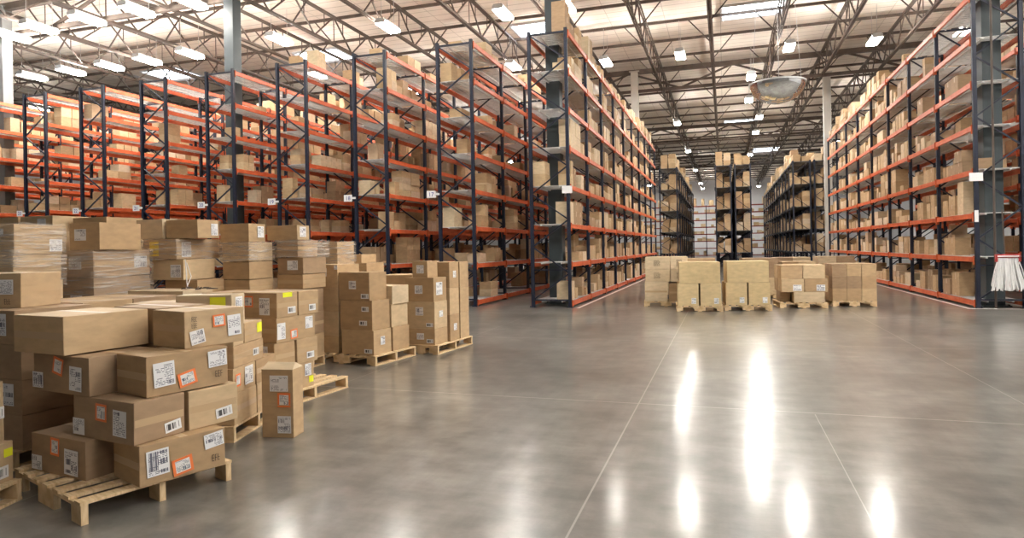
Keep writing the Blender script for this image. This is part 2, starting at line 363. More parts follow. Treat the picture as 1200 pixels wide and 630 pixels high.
def rack(xc, w, y0, bay, n, levels, label, H=None, steel='navy', bm='orange', dk='deck', signs=None, group=None, rz=0., maxbeam=100):
    H = H or levels[-1]+.06; key = f'{w}{bay}{steel}{bm}{len(levels)}{H:.2f}'
    if key not in RC: RC[key] = frame_meshes(w,H,M[steel],'upright_'), beam_mesh(bay,M[bm],'shelf_'), deck_mesh(w,bay,M[dk],'shelf_')
    (post, brace, foot), bmh, dmh = RC[key]
    t = empty('storage_rack', (xc, y0, 0), rz); tag(t, label, 'rack', group)
    for k in range(n+1):
        f = link('upright_frame', post, t); f.location = (0, k*bay, 0)
        g = link('bracing', brace, f)
        if k < 4: link('foot_plates', foot, f)
    cnt = 0; rest = MB()
    for k in range(n):
        for z in levels:
            for s in (1, -1):
                if cnt < maxbeam:
                    o = link('shelf_beam', bmh, t); o.location = (s*(w/2-.0), k*bay, z); cnt += 1
                else:
                    x = s*w/2; rest.box(x-.026,x+.026,k*bay+.05,(k+1)*bay-.05,z-.13,z-.01)
    if rest.v: rest.build('shelf_beam', M[bm], t)['kind'] = 'stuff'
    for k in range(n):
        for z in levels:
            o = link('shelf_deck', dmh, t); o.location = (0, k*bay, z+.002)
    if signs:
        x, z, txt = signs
        b = MB(); b.box(x-.14,x+.14,-.075,-.062,z-.1,z+.1)
        if x < -.6: b.box(x+.1,-w/2+.05,-.062,-.046,z-.03,z+.03)
        p = b.build('number_plate', M['white'], t); p['label'] = 'white plate with a blue number'
        if txt: text_part('numeral', txt, .17, M['blue'], p, (x, -.077, z-.06))
    return t
def text_part(name, s, size, m, parent, loc, rot=(math.pi/2,0,0)):
    c = bpy.data.curves.new(name, 'FONT'); c.body = s; c.size = size; c.extrude = .002; c.align_x = 'CENTER'; c.materials.append(m)
    tmp = bpy.data.objects.new(name, c); me = bpy.data.meshes.new_from_object(tmp); bpy.data.objects.remove(tmp)
    o = bpy.data.objects.new(name, me); col.objects.link(o); o.parent = parent; o.location = loc; o.rotation_euler = rot; return o
AX, AY, AB = -4.50, 17.35, 2.62          # rack left of the wide aisle
RX, RY, RB = 6.20, 18.3, 2.86            # rack right of it
rack(AX, 1.12, AY, AB, 9, LEV, 'tall navy and orange rack along the left side of the wide aisle', signs=(.50,3.18,None))
rr_ = rack(RX, 1.03, RY, RB, 8, LEV, 'tall navy and orange rack along the right side of the wide aisle', signs=(-.49,3.12,None), maxbeam=90)
b = MB(); b.box(-.53,-.45,-.062,-.05,2.05,2.33); b.build('tag_strip', M['white'], rr_)
RG = 'parallel racks on the left side'
nums = ['17','18','19','20','21','22','23','24','25']
for i in range(9):
    w_ = ['first','second','third','fourth','fifth','sixth','seventh','eighth','ninth'][i]
    rack(AX-2.737*(i+1), 1.12, AY, AB, 8, LEV, f'navy and orange rack, {w_} to the left of the rack beside the wide aisle', group=RG, signs=(-.76, 3.22, nums[i]) if i < 7 else None, maxbeam=96)
for i in range(2):
    rack(9.2+2.8*i, 1.12, RY, RB, 6, LEV, ['navy and orange rack glimpsed through the right aisle rack','outermost navy and orange rack on the right side'][i])
CL = [1.1+1.42*k for k in range(5)]
CB = 2.7; CY = 45.
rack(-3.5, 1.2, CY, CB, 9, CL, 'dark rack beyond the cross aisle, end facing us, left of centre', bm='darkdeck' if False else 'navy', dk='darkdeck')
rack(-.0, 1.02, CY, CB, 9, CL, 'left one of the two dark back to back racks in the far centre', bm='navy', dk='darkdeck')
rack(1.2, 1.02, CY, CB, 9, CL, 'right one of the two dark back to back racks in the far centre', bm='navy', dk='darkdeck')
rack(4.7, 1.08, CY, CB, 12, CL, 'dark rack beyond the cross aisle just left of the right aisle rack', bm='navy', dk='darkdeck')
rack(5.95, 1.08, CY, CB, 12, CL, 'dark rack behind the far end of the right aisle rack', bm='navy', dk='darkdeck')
rack(8., 1.1, 98., 2.6, 8, [.2+1.0*k for k in range(8)], 'dull red rack standing crosswise before the far wall', bm='red', dk='darkdeck', rz=math.pi/2)

rack(8.2, 1.1, 101., 2.6, 8, [.2+1.0*k for k in range(8)], 'second dull red crosswise rack right behind the first', bm='red', dk='darkdeck', rz=math.pi/2) if False else None
# floor lines
for x0,x1,y0,y1,lb in ((-3.78,-3.70,17.2,42.,'white painted line on the floor beside the left aisle rack'), (5.46,5.54,18.1,42.,'white painted line on the floor beside the right aisle rack'), (5.54,14.,18.1,18.2,'white painted line across the front of the right racks')):
    b = MB(); b.box(x0,x1,y0,y1,0,.003); tag(b.build('floor_line', M['paint']), lb, 'floor line')

# in-rack riser pipe and mop
b = MB()
n = 12
def tube(b, pts, r, n=10):
    k0 = len(b.v)
    for i, p in enumerate(pts):
        p = Vector(p); d = (Vector(pts[min(i+1,len(pts)-1)])-Vector(pts[max(i-1,0)])).normalized()
        u = d.cross(Vector((0,0,1)) if abs(d.z) < .9 else Vector((1,0,0))).normalized(); v = d.cross(u)
        for j in range(n): a = 2*math.pi*j/n; b.v.append(tuple(p+u*(r*math.cos(a))+v*(r*math.sin(a))))
    for i in range(len(pts)-1):
        for j in range(n): a = k0+i*n+j; c = k0+i*n+(j+1)%n; b.f.append((a,c,c+n,a+n)); b.mi.append(0)
    b.f.append(tuple(k0+j for j in range(n))[::-1]); b.mi.append(0); b.f.append(tuple(k0+(len(pts)-1)*n+j for j in range(n))); b.mi.append(0)
tube(b, [(6.06,18.215,0),(6.06,18.215,10.6)], .025); tag(b.build('riser_pipe', M['truss']), 'thin dark pipe rising through the front of the right aisle rack', 'pipe')
t = empty('string_mop', (6.25,18.06,.42)); tag(t, 'white string mop hung upright in a red clamp on the right rack end', 'mop')
b = MB(); rnd = random.Random(4)
for i in range(46):
    u = (i/45-.5); y = rnd.uniform(-.05,.05)
    tube(b, [(u*.34,y*.4,.80),(u*.42+rnd.uniform(-.01,.01),y,.55),(u*.55+rnd.uniform(-.02,.02),y*1.2,.25),(u*.62+rnd.uniform(-.03,.03),y*1.5,rnd.uniform(.0,.06))], .016, 6)
for s in (-1,1): tube(b, [(s*.18,-.03,.8),(s*.27,-.05,.5),(s*.34,-.06,.15),(s*.31,-.06,.02),(s*.26,-.05,.12),(s*.2,-.04,.5)], .012, 6)
b.build('yarn_strands', M['mop'], t)
b = MB(); b.box(-.24,.24,-.05,.05,.78,.86); b.box(-.24,-.2,-.05,.05,.68,.78); b.box(.2,.24,-.05,.05,.68,.78); b.build('clamp', M['mopred'], t, bevel=.01)
b = MB(); b.box(-.21,.21,-.06,-.05,.80,.83); b.build('clamp_bar', M['white'], t)
b = MB(); tube(b, [(-.05,0,.85),(-.09,0,1.9)], .014); b.build('handle', M['truss'], t)

# dome mirror
t = empty('dome_mirror', (1.13,15.05,5.02)); tag(t, 'hanging half dome safety mirror high over the wide aisle', 'mirror')
b = MB(); n, mrows = 40, 12
for i in range(mrows+1):
    a = math.pi/2*i/mrows
    for j in range(n): th = 2*math.pi*j/n; b.v.append((.555*math.cos(a)*math.cos(th), .555*math.cos(a)*math.sin(th), -.42*math.sin(a)))
for i in range(mrows):
    for j in range(n): b.f.append((i*n+j,(i+1)*n+j,(i+1)*n+(j+1)%n,i*n+(j+1)%n)); b.mi.append(0)
d = b.build('dome', M['chrome'], t)
for p in d.data.polygons: p.use_smooth = True
b = MB()
for j in range(n):
    a0, a1 = 2*math.pi*j/n, 2*math.pi*(j+1)/n
    b.bar((.565*math.cos(a0),.565*math.sin(a0),0),(.565*math.cos(a1),.565*math.sin(a1),0),.02,.03)
b.build('rim', M['galv'], t)
b = MB()
k = len(b.v)
for j in range(n): b.v.append((.55*math.cos(2*math.pi*j/n), .55*math.sin(2*math.pi*j/n), .015))
b.f.append(tuple(range(n))); b.mi.append(0); b.build('top_disc', M['white'], t)
b = MB()
for j in range(3):
    a = 2*math.pi*j/3+.5; b.bar((.58*math.cos(a),.58*math.sin(a),0),(.1*math.cos(a),.1*math.sin(a),6.5),.008)
b.build('hanging_wire', M['galv'], t)

# ------------------------------------------------------------------ pallets
def pallet_mesh(w, d, base=True):        # origin = right front corner on the floor, extends to -x and +y; stringers along x
    b = MB()
    b.box(-w, 0, 0, .04, .102, .122)                              # notched stringer
    for x0, x1 in ((-w,-w+.15),(-w*.62,-w*.38),(-.15,0)): b.box(x0, x1, 0, .04, .018 if base else 0, .102)
    S = MB(); n = 7; bw = .09
    for i in range(n):
        x = -w + (w-bw)*i/(n-1); S.box(x, x+bw, -.005, d+.005, .122, .14)
    for i in range(3 if base else 0):
        x = -w + (w-bw)*i/2; S.box(x, x+bw, -.005, d+.005, 0, .018)
    return b.mesh('stringer', M['wood']), S.mesh('deck_board', M['wood'])
PMC = {}
def pallet(x, y, w, d, yaw, label, base=True):
    key = (w, d, base)
    if key not in PMC: PMC[key] = pallet_mesh(w, d, base)
    t = empty('wooden_pallet', (x, y, 0), R(yaw)); tag(t, label, 'pallet', 'wooden pallets on the floor')
    for yy in (0, d/2-.02, d-.04): link('stringer', PMC[key][0], t).location = (0, yy, 0)
    c = link('deck_boards', PMC[key][1], t)
    return t

# ------------------------------------------------------------------ cardboard boxes on the floor pallets
boxcount = [0]
def cbox(x, y, yaw, L, Rr, z0, z1, label, m='card', seam='LR', stk=(), tape=True, group=None, jit=.003, tapecol=None):
    """near corner at x,y (bottom right front); width L to the left, depth Rr away"""
    rn = random.Random(boxcount[0]*7+3); boxcount[0] += 1
    h = z1-z0-.004; L -= .004; Rr -= .004
    o = empty_mesh = None
    b = MB(); g = .0025
    b.box(-L+g, -g, g, Rr-g, 0, h)
    j = lambda: rn.uniform(-jit, jit)
    mid = h*rn.uniform(.47,.53)
    def flap(face, z_0, z_1):
        if face == 'L': b.box(-L+.004, -.004, 0, g*1.1, z_0, z_1)
        else: b.box(-g*1.1, 0, .004, Rr-.004, z_0, z_1)
    for f in 'LR':
        if f in seam: flap(f, .004, mid-.003); flap(f, mid+.003, h-.004)
    if 'T' in seam or True:
        c = Rr/2; b.box(-L+.004,-.004,.004,c-.002,h-.001,h+.002); b.box(-L+.004,-.004,c+.002,Rr-.004,h-.001,h+.002)
    me = b.mesh('cardboard_box', M[m])
    # small dents and slant so no two boxes are the same
    sx, sy = rn.uniform(-.006,.006), rn.uniform(-.006,.006)
    for v in me.vertices:
        if v.co.z > h*.6: v.co.x += sx*.5; v.co.y += sy*.5
    o = link('cardboard_box', me, None, .003); o.location = (x, y, z0+.001); o.rotation_euler = (0,0,R(yaw))
    tag(o, label, 'box', group)
    if tape:
        tb = MB(); c = Rr/2
        tb.box(-L+.002, -.002, c-.028, c+.028, h+.0022, h+.0030)
        if 'L' in seam: tb.box(-L*.5-.028 if False else -L+.01, -.01, -.0012, -.0004, mid-.024, mid+.024)
        if 'R' in seam: tb.box(.0004, .0012, .01, Rr-.01, mid-.024, mid+.024)
        tb.build('packing_tape', M['tape'], o)
    for s in stk: sticker(o, s, L, Rr)
    return o
KM = {'text':('printed_text','ink'), 'white':('shipping_label','label_white'), 'orange':('orange_label','label_orange'), 'barcode':('barcode_label','barcode'), 'yellow':('yellow_sticker','yellow'), 'stamp':('printed_mark','ink'), 'gold':('golden_sheet','yellow_orange')}
def sticker(o, s, L, Rr, off=.0045):
    face, c, z, w, h, kind = s[:6]; rot = s[6] if len(s) > 6 else 0
    nm, mt = KM[kind]
    me = bpy.data.meshes.new(nm)
    if kind == 'text':
        b = MB(); rn = random.Random(int(c*999))
        for i in range(6):
            z_ = -h/2+h*i/6; x_ = -w/2
            while x_ < w/2-.02:
                e_ = min(w/2, x_+rn.uniform(.02,.05)); b.box(x_, e_, -.0004, 0, z_, z_+h*.06); x_ = e_+.009
        me = b.mesh(nm, M[mt])
    elif kind == 'stamp':
        b = MB(); rn = random.Random(int(c*999)); rows = 2 if h > .07 else 1; n = 3 if w < h*1.3 else 4
        for r_ in range(rows):
            for i in range(n):
                x0 = -w/2+w*i/n; cw = w/n*.7; zb = -h/2+h*r_/rows; ch = h/rows*.75; t_ = cw*.28
                b.box(x0, x0+t_, -.0004, 0, zb, zb+ch)
                for zz in (zb, zb+ch*.45, zb+ch-t_):
                    if rn.random() < .75: b.box(x0, x0+cw, -.0004, 0, zz, zz+t_)
        me = b.mesh(nm, M[mt])
    else:
        me.from_pydata([(-w/2,0,-h/2),(w/2,0,-h/2),(w/2,0,h/2),(-w/2,0,h/2),(-w/2,.0008,-h/2),(w/2,.0008,-h/2),(w/2,.0008,h/2),(-w/2,.0008,h/2)], [], [(0,1,2,3),(5,4,7,6),(0,4,5,1),(1,5,6,2),(2,6,7,3),(3,7,4,0)])
        me.materials.append(M[mt]); uv = me.uv_layers.new(name='UVMap')
        for li, co in zip(range(4), ((0,0),(1,0),(1,1),(0,1))): uv.data[li].uv = co
    p = link(nm, me, o)
    if face == 'L': p.location = (-c, -off, z); p.rotation_euler = (0, R(rot), 0)
    else: p.location = (off, c, z); p.rotation_euler = (0, R(rot), R(90))
    return p
W_, O_, B_, Y_, S_, G_ = 'white','orange','barcode','yellow','stamp','gold'

# nearest pallet, front left
P1G = 'cartons on the nearest pallet'
pallet(-3.71, 2.955, 1.14, .96, -19, 'wooden pallet under the nearest stack of cartons, front boards bare', base=False)
cbox(-4.028,3.246,-8,.62,.50,.14,.402,'brown carton resting on the left half of the nearest pallet, bottom layer','card_brown','',
     [('L',.331,.191,.10,.12,O_,3),('L',.151,.105,.15,.17,W_,2),('L',.543,.062,.12,.10,W_)],group=P1G)
cbox(-3.570,3.246,-20,.40,.575,.14,.402,'carton at bottom right of the nearest pallet with white and orange labels','card','L',
     [('R',.113,.134,.141,.168,W_,-2),('R',.272,.072,.135,.11,O_,-8),('R',.488,.192,.135,.10,W_,-6),('R',.502,.074,.06,.06,S_)],group=P1G)
cbox(-3.613,3.245,-9,.66,.37,.402,.677,'brown carton in second layer of nearest pallet, barcode sticker on its right side','card_brown','R',
     [('L',.333,.184,.12,.115,O_,2),('L',.137,.13,.14,.17,W_,2),('L',.584,.069,.13,.11,W_),('R',.275,.065,.12,.07,B_,-7)],group=P1G)
cbox(-3.545,3.63,-14,.60,.39,.402,.672,'carton with bulging flap in second layer of nearest pallet, right rear','card','R',
     [('R',.27,.075,.13,.07,B_,-6)],group=P1G)
cbox(-4.055,3.305,-9,.66,.50,.68,.942,'brown carton in third layer of nearest pallet with a tilted orange label','card_brown','',
     [('L',.353,.185,.12,.12,O_,12),('L',.15,.111,.14,.165,W_,2),('L',.60,.075,.13,.11,W_)],group=P1G)
cbox(-3.635,3.371,-16,.40,.59,.68,.95,'long carton in third layer of nearest pallet with orange label between two white ones','card','L',
     [('R',.117,.14,.144,.163,W_,-3),('R',.278,.085,.13,.10,O_,-12),('R',.503,.191,.142,.116,W_,-3),('R',.514,.088,.06,.06,S_)],group=P1G)
cbox(-4.261,3.292,-8,.60,.62,.951,1.216,'plain carton without labels on top left of the nearest pallet','card','L',group=P1G)
cbox(-3.652,3.717,-15,.42,.48,.951,1.216,'carton on top right of nearest pallet with three labels and printed mark','card','L',
     [('R',.095,.075,.11,.10,W_,-10),('R',.265,.177,.10,.09,O_,-3),('R',.39,.132,.11,.155,W_,-3),('R',.073,.186,.045,.09,S_)],group=P1G)
for k,(a,c) in enumerate(((.14,.41),(.41,.68),(.68,.95),(.95,1.215))):
    cbox(-4.13,3.93,-12,.58,.44,a,c,f'carton at the rear left of the nearest pallet, {["bottom","second","third","top"][k]} layer','card_brown','',group=P1G)
# lone tall carton
o = cbox(-3.612,4.875,10,.30,.20,0,.60,'tall narrow carton standing on its end alone on the floor','card','',
     [('L',.13,.475,.17,.14,W_),('L',.085,.33,.12,.125,O_),('L',.085,.115,.125,.15,W_)],tape=False)
b = MB()
b.v += [(-.298,.0,.597),(-.002,.0,.597),(-.03,.09,.650),(-.27,.09,.642), (-.298,.195,.597),(-.002,.195,.597),(-.02,.10,.646),(-.28,.10,.650),(-.298,.004,.590),(-.002,.004,.590),(-.298,.19,.590),(-.002,.19,.590)]
b.f += [(0,1,2,3),(5,4,7,6),(3,2,6,7),(0,3,7,4),(1,5,6,2),(8,9,1,0),(10,11,5,4)]; b.mi += [0]*7
f = b.build('top_flaps', M['card_pale'], o); f.modifiers.new('thickness','SOLIDIFY').thickness = .004
b = MB(); b.box(-.29,-.01,-.0048,-.004,.283,.289); b.build('crease', M['tape'], o)

# pallet behind the nearest one
P2G = 'cartons on the second pallet of the front column'
pallet(-4.03,4.62,1.0,1.0,15,'wooden pallet partly hidden behind the nearest stack of cartons')
def on(N, ang, s): a = R(ang); return N[0]+s*math.cos(a), N[1]+s*math.sin(a)
p2 = lambda s, off=0.: on((-4.03,4.62),105,s)
def p2box(s, L, Rr, z0, z1, lab, **k): x, y = p2(s); return cbox(x,y,15,L,Rr,z0,z1,lab,group=P2G,**k)
p2box(.02,.5,.44,.14,.41,'bottom carton at front right of the second pallet, low behind nearest stack')
p2box(.47,.5,.45,.14,.41,'carton with barcode sticker low behind the nearest stack, beside the tall box',stk=[('R',.20,.08,.12,.07,B_)])
p2box(.0,.5,.44,.41,.63,'carton with orange and white labels low behind the nearest stack',stk=[('R',.09,.11,.09,.11,O_),('R',.30,.12,.16,.16,W_)],seam='')
p2box(.46,.5,.44,.41,.63,'carton behind the one with orange and white labels on the second pallet')
p2box(.02,.5,.60,.63,.82,'wide carton with one barcode sticker behind the nearest stack, third layer',stk=[('R',.43,.085,.12,.065,B_)])
p2box(.02,.5,.20,.82,1.0,'small carton under the raised one on the second pallet')
p2box(.23,.5,.37,.82,1.0,'carton with yellow sticker just right of the nearest stack',stk=[('R',.30,.11,.10,.09,Y_)])
p2box(.0,.5,.25,1.0,1.27,'raised carton with white label behind the top of the nearest stack',stk=[('R',.13,.17,.13,.15,W_),('L',.12,.2,.14,.1,Y_)],m='card_pale')
for i,(a,c) in enumerate(((.14,.41),(.41,.68),(.68,.95),(.95,1.2))):
    x,y = on(p2(.03),195,.52); cbox(x,y,15,.46,.46,a,c,f'carton inside the second pallet stack, left column, {["bottom","second","third","top"][i]} layer',group=P2G)
    x,y = on(p2(.52),195,.52); cbox(x,y,15,.46,.46,a,c-.02 if i==3 else c,f'carton inside the second pallet stack, rear left column, {["bottom","second","third","top"][i]} layer',group=P2G)

# third pallet
P3G = 'cartons on the third pallet of the front column'
pallet(-4.40,5.70,1.05,1.15,-5,'wooden pallet with its right end bare, third in the front column')
p3 = lambda s: on((-4.44,5.70),85,s)
def p3box(s, L, Rr, z0, z1, lab, **k): x, y = p3(s); return cbox(x,y,-5,L,Rr,z0,z1,lab,group=P3G,**k)
p3box(.0,.62,.60,.14,.41,'bottom carton of the third pallet with orange and white labels, yellow dot','',) if False else None
p3box(.0,.62,.605,.14,.41,'bottom carton of third pallet, yellow sticker at its corner',stk=[('R',.19,.06,.11,.10,O_),('R',.50,.19,.10,.13,W_),('R',.55,.08,.07,.07,Y_)],seam='')
p3box(.0,.62,.31,.41,.68,'left one of two cartons in second layer of the third pallet',stk=[('L',.16,.17,.14,.14,W_)])
p3box(.335,.62,.34,.41,.68,'right one of two slumped cartons in second layer of third pallet',stk=[('R',.21,.08,.12,.07,B_)])
p3box(.03,.62,.605,.68,.94,'long carton with orange label low between white ones on third pallet',stk=[('R',.07,.12,.12,.17,W_),('R',.26,.07,.11,.10,O_,-5),('R',.50,.17,.12,.13,W_)],seam='L')
p3box(.04,.62,.32,.94,1.205,'top carton of third pallet, dark side with orange and white labels',stk=[('L',.38,.17,.13,.12,O_),('L',.16,.12,.14,.18,W_),('R',.22,.07,.12,.07,B_),('R',.16,.235,.14,.05,Y_)])
p3box(.37,.62,.33,.94,1.20,'plain carton at the far right on top of the third pallet',stk=[('R',.22,.07,.11,.07,B_)])
for i,(a,c) in enumerate(((.14,.41),(.41,.68),(.68,.94),(.94,1.2))):
    x,y = on(p3(.02),175,.64); cbox(x,y,-5,.40,.5,a,c,f'carton at left of the third pallet stack, {["bottom","second","third","top"][i]} layer',group=P3G)

# left neighbours: two block stacks with flat tops
def block(xr, yf, yaw, nx, ny, w, d, layers, where, group, m='card', stk=None, pal=True, wrapit=False, seam='LR'):
    """xr,yf = right front corner"""
    if pal: pallet(xr, yf, round(nx*w,2), round(ny*d,2), yaw, 'wooden pallet under the ' + where)
    c = [(['left','right'] if nx == 2 else ['left','middle','right'] if nx == 3 else [''])[i] for i in range(nx)][::-1] if nx > 1 else ['']
    r_ = ['front','rear'] if ny == 2 else (['front','centre','rear'] if ny == 3 else [''])
    names = {1:['only'],2:['bottom','top'],3:['bottom','middle','top'],4:['bottom','second','third','top'],5:['bottom','second','third','fourth','top'],6:['bottom','second','third','fourth','fifth','top']}[len(layers)]
    for k, (z0, z1) in enumerate(layers):
        for i in range(nx):
            for j in range(ny):
                ux, uy = on((xr,yf), yaw+180, i*w); ux, uy = on((ux,uy), yaw+90, j*d)
                lab = f'{names[k]} layer {c[i]} {r_[j]} carton of the {where}'.replace('  ',' ').replace('  ',' ')
                cbox(ux, uy, yaw, w, d, z0, z1, lab, m=m if random.random() < .7 else 'card_brown', group=group, stk=(stk or {}).get((k,i,j),()), seam=seam)
def lay(h, n, z=.14): return [(z+h*i, z+h*(i+1)) for i in range(n)]
block(-5.40,4.35,-3,2,2,.44,.50,lay(.268,4),'flat topped stack behind the nearest one','cartons of the flat topped stack behind the nearest one')
block(-5.66,5.75,-4,2,1,.43,.42,lay(.27,4),'low stack in front of the wrapped ones','cartons of the low stack before the wrapped ones',m='card_pale')
# stack at the left edge
PLG = 'cartons of the left edge stack'
pallet(-5.17,3.58,1.1,.62,-5,'wooden pallet under the dark stack at the left edge')
for i,(a,c,nm) in enumerate(((.14,.41,'bottom'),(.41,.68,'second'),(.68,.95,'third'),(.951,1.213,'fourth'))):
    st_ = [('L',.17,.15,.15,.17,W_)] if i in (1,3) else []
    cbox(-5.21 if i == 3 else -5.14,3.63,-5,.55,.62,a,c,f'dark brown carton of the left edge stack, {nm} layer','card_brown','',st_,group=PLG)
cbox(-5.42,3.83,12,.60,.42,1.214,1.496,'carton raised above its neighbours at the left edge, label with blue mark','card','R',[('L',.14,.17,.16,.12,W_),('L',.11,.06,.06,.06,S_)],group=PLG)
# pallet cut by the left edge, nearest
pallet(-4.335,2.50,.9,.7,15,'wooden pallet cut off by the left edge of the photo')
cbox(-4.46,2.76,15,.6,.42,.14,.40,'carton with yellow sticker and barcode cut off by the left edge','card','',[('R',.37,.19,.07,.055,Y_),('R',.30,.07,.14,.08,B_)],group='cartons cut off by the left edge')
cbox(-4.52,2.78,15,.5,.38,.40,.80,'tall carton above the yellow stickered one at the left edge','card','',[('R',.31,.19,.12,.08,B_)],group='cartons cut off by the left edge')

# wrapped stacks
def column_of(N, yaw, rows, where, group, fill=None, m='card', wrap=None, pal=True):
    """rows top to bottom: (dx, dy, L, R, z0, z1, stickers)"""
    n = len(rows)
    if pal: pallet(N[0], N[1], round(max(r[2] for r in rows),2), round(max(r[3] for r in rows),2), yaw, 'wooden pallet under the ' + where)
    names = ['topmost','second from top','third from top','fourth from top','fifth from top','sixth from top','lowest']
    for i, r_ in enumerate(rows):
        cbox(N[0]+r_[0], N[1]+r_[1], yaw, r_[2], r_[3], r_[4], r_[5], f'{names[i]} carton of the {where}', m=m if i % 3 else 'card', stk=r_[6] if len(r_) > 6 else (), group=group, seam='LR' if i % 2 else '')
    if wrap:
        x0,x1,y0,y1,z0,z1 = wrap
        film((N[0],N[1]), yaw, x0,x1,y0,y1,z0,z1, 'clear stretch film wound around the ' + where)
def film(N, yaw, x0, x1, y0, y1, z0, z1, label):
    b = MB(); nz = 14; nx = 10; rn = random.Random(int(z1*100)); per = []
    for i in range(nx): per.append((x1-(x1-x0)*i/nx, y0))
    for i in range(nx): per.append((x0, y0+(y1-y0)*i/nx))
    for i in range(nx): per.append((x0+(x1-x0)*i/nx, y1))
    for i in range(nx): per.append((x1, y1-(y1-y0)*i/nx))
    m_ = len(per); cx, cy = (x0+x1)/2, (y0+y1)/2
    for k in range(nz+1):
        for (px, py) in per:
            d = rn.uniform(0,.012); q = Vector((px-cx,py-cy)).normalized(); b.v.append((px+q.x*d, py+q.y*d, z0+(z1-z0)*k/nz+rn.uniform(-.01,.01)))
    for k in range(nz):
        for i in range(m_): b.f.append((k*m_+i, k*m_+(i+1)%m_, (k+1)*m_+(i+1)%m_, (k+1)*m_+i)); b.mi.append(0)
    o = b.build('stretch_wrap', M['film']); o.location = (N[0],N[1],0); o.rotation_euler = (0,0,R(yaw)); tag(o, label, 'plastic wrap', 'clear film around wrapped stacks')
    for p in o.data.polygons: p.use_smooth = True
WG = 'cartons of the wrapped stacks'
def down(L, Rr, z_top, n): h = (z_top-.14)/n; return [(0,0,L,Rr,z_top-h*(i+1),z_top-h*i) for i in range(n)]
column_of((-6.80,4.75),8,[(0,0,.62,.58,1.655,1.963,[('R',.49,.09,.16,.13,W_),('L',.2,.22,.16,.08,W_)]),(-.02,.0,.62,.58,1.38,1.65)]+down(.62,.58,1.378,4),'leftmost wrapped stack',WG,wrap=(-.64,.02,-.02,.60,1.32,1.975))
column_of((-6.76,5.59),5,[(.06,.03,.42,.61,1.695,2.004,[('L',.26,.17,.16,.13,W_)]),(0,0,.52,.84,1.385,1.69,[('L',.25,.16,.17,.14,W_),('R',.68,.16,.20,.14,W_)]),(0,0,.52,.84,1.08,1.38,[('L',.24,.05,.16,.10,W_)])]+down(.52,.84,1.075,3),'wide wrapped stack left of the yellow sheet',WG,m='card_brown',wrap=(-.54,.02,-.02,.86,1.0,1.69))
column_of((-7.36,5.62),5,[(0,0,.45,.6,1.62,1.92)]+down(.45,.6,1.615,5),'narrow stack hidden between the wrapped ones',WG)
column_of((-6.49,6.50),2,[(.24,.10,.49,.39,1.825,2.06,[('R',.29,.11,.12,.15,W_)]),(0,0,.51,.95,1.565,1.82,[('L',.34,.13,.14,.18,G_),('R',.16,.12,.16,.19,W_)]),(.07,.03,.50,.56,1.305,1.56,[('L',.11,.11,.16,.16,W_)]),(.2,.12,.5,.49,1.065,1.30)]+down(.5,.9,1.06,3),'wrapped stack with the yellow sheet',WG,wrap=(-.53,.02,-.02,.97,1.567,1.815))
cbox(-6.765,6.56,2,.42,.58,1.825,2.075,'pale carton on top of the wrapped stack, left rear of the yellow sheet','card_pale','',group=WG)
column_of((-5.92,7.125),2,[(0,0,.45,.35,1.775,2.015,[('R',.24,.13,.13,.15,W_)]),(0,0,.42,.50,1.515,1.77),(0,0,.42,.50,1.28,1.51),(0,0,.42,.50,1.05,1.275)]+down(.42,.50,1.045,3),'tall unwrapped stack right of the yellow sheet',WG,wrap=(-.44,.02,-.02,.51,1.518,1.772))
column_of((-5.53,7.66),0,[(-.03,0,.50,.28,1.795,1.997,[('R',.12,.11,.14,.14,W_)]),(-.03,0,.35,.46,1.555,1.79),(.04,.02,.42,.55,1.325,1.55,[('L',.17,.12,.17,.13,W_)]),(.03,.02,.42,.55,1.12,1.32)]+down(.42,.55,1.115,3),'wrapped stack left of the tall plain cartons',WG,m='card_brown',wrap=(-.385,.075,-.01,.59,1.556,1.79))
column_of((-5.82,9.03),0,[(0,0,.5,.5,1.58,1.78)]+down(.5,.5,1.575,4),'distant wrapped stack behind the plain cartons',WG,wrap=(-.52,.02,-.02,.52,1.4,1.79))
column_of((-8.75,6.63),0,[(0,0,.62,.6,1.85,2.19,[('L',.2,.25,.16,.1,W_)])]+down(.62,.6,1.845,5),'farthest left stack seen over the wrapped ones',WG)
column_of((-9.40,6.63),0,[(0,0,.62,.6,1.85,2.19)]+down(.62,.6,1.845,5),'stack at the very left edge behind the wrapped ones',WG)
column_of((-8.05,6.86),0,[(0,0,.62,.6,1.88,2.16)]+down(.62,.6,1.875,5),'stack peeking up behind the first two wrapped ones',WG)
# loose strap tails and scrap on the low stacks
b = MB(); tube(b, [(-6.22,6.36,1.56),(-6.05,6.2,1.42),(-5.9,6.05,1.30),(-5.82,5.98,1.235)], .006, 6); tube(b, [(-6.18,6.34,1.52),(-5.98,6.2,1.36),(-5.86,6.0,1.235)], .005, 6)
tag(b.build('loose_strap', M['strap']), 'loose clear strap trailing down from the wrapped stack', 'strap')
b = MB(); rn = random.Random(8)
for i in range(5):
    p = [(-5.85+.1*i+rn.uniform(-.05,.05), 5.95+rn.uniform(-.06,.06), 1.228+rn.uniform(0,.03)) for _ in range(5)]; tube(b, p, .006, 5)
tag(b.build('strap_scraps', M['truss']), 'dark scraps of strapping lying on the low stack', 'strapping', kind='stuff')

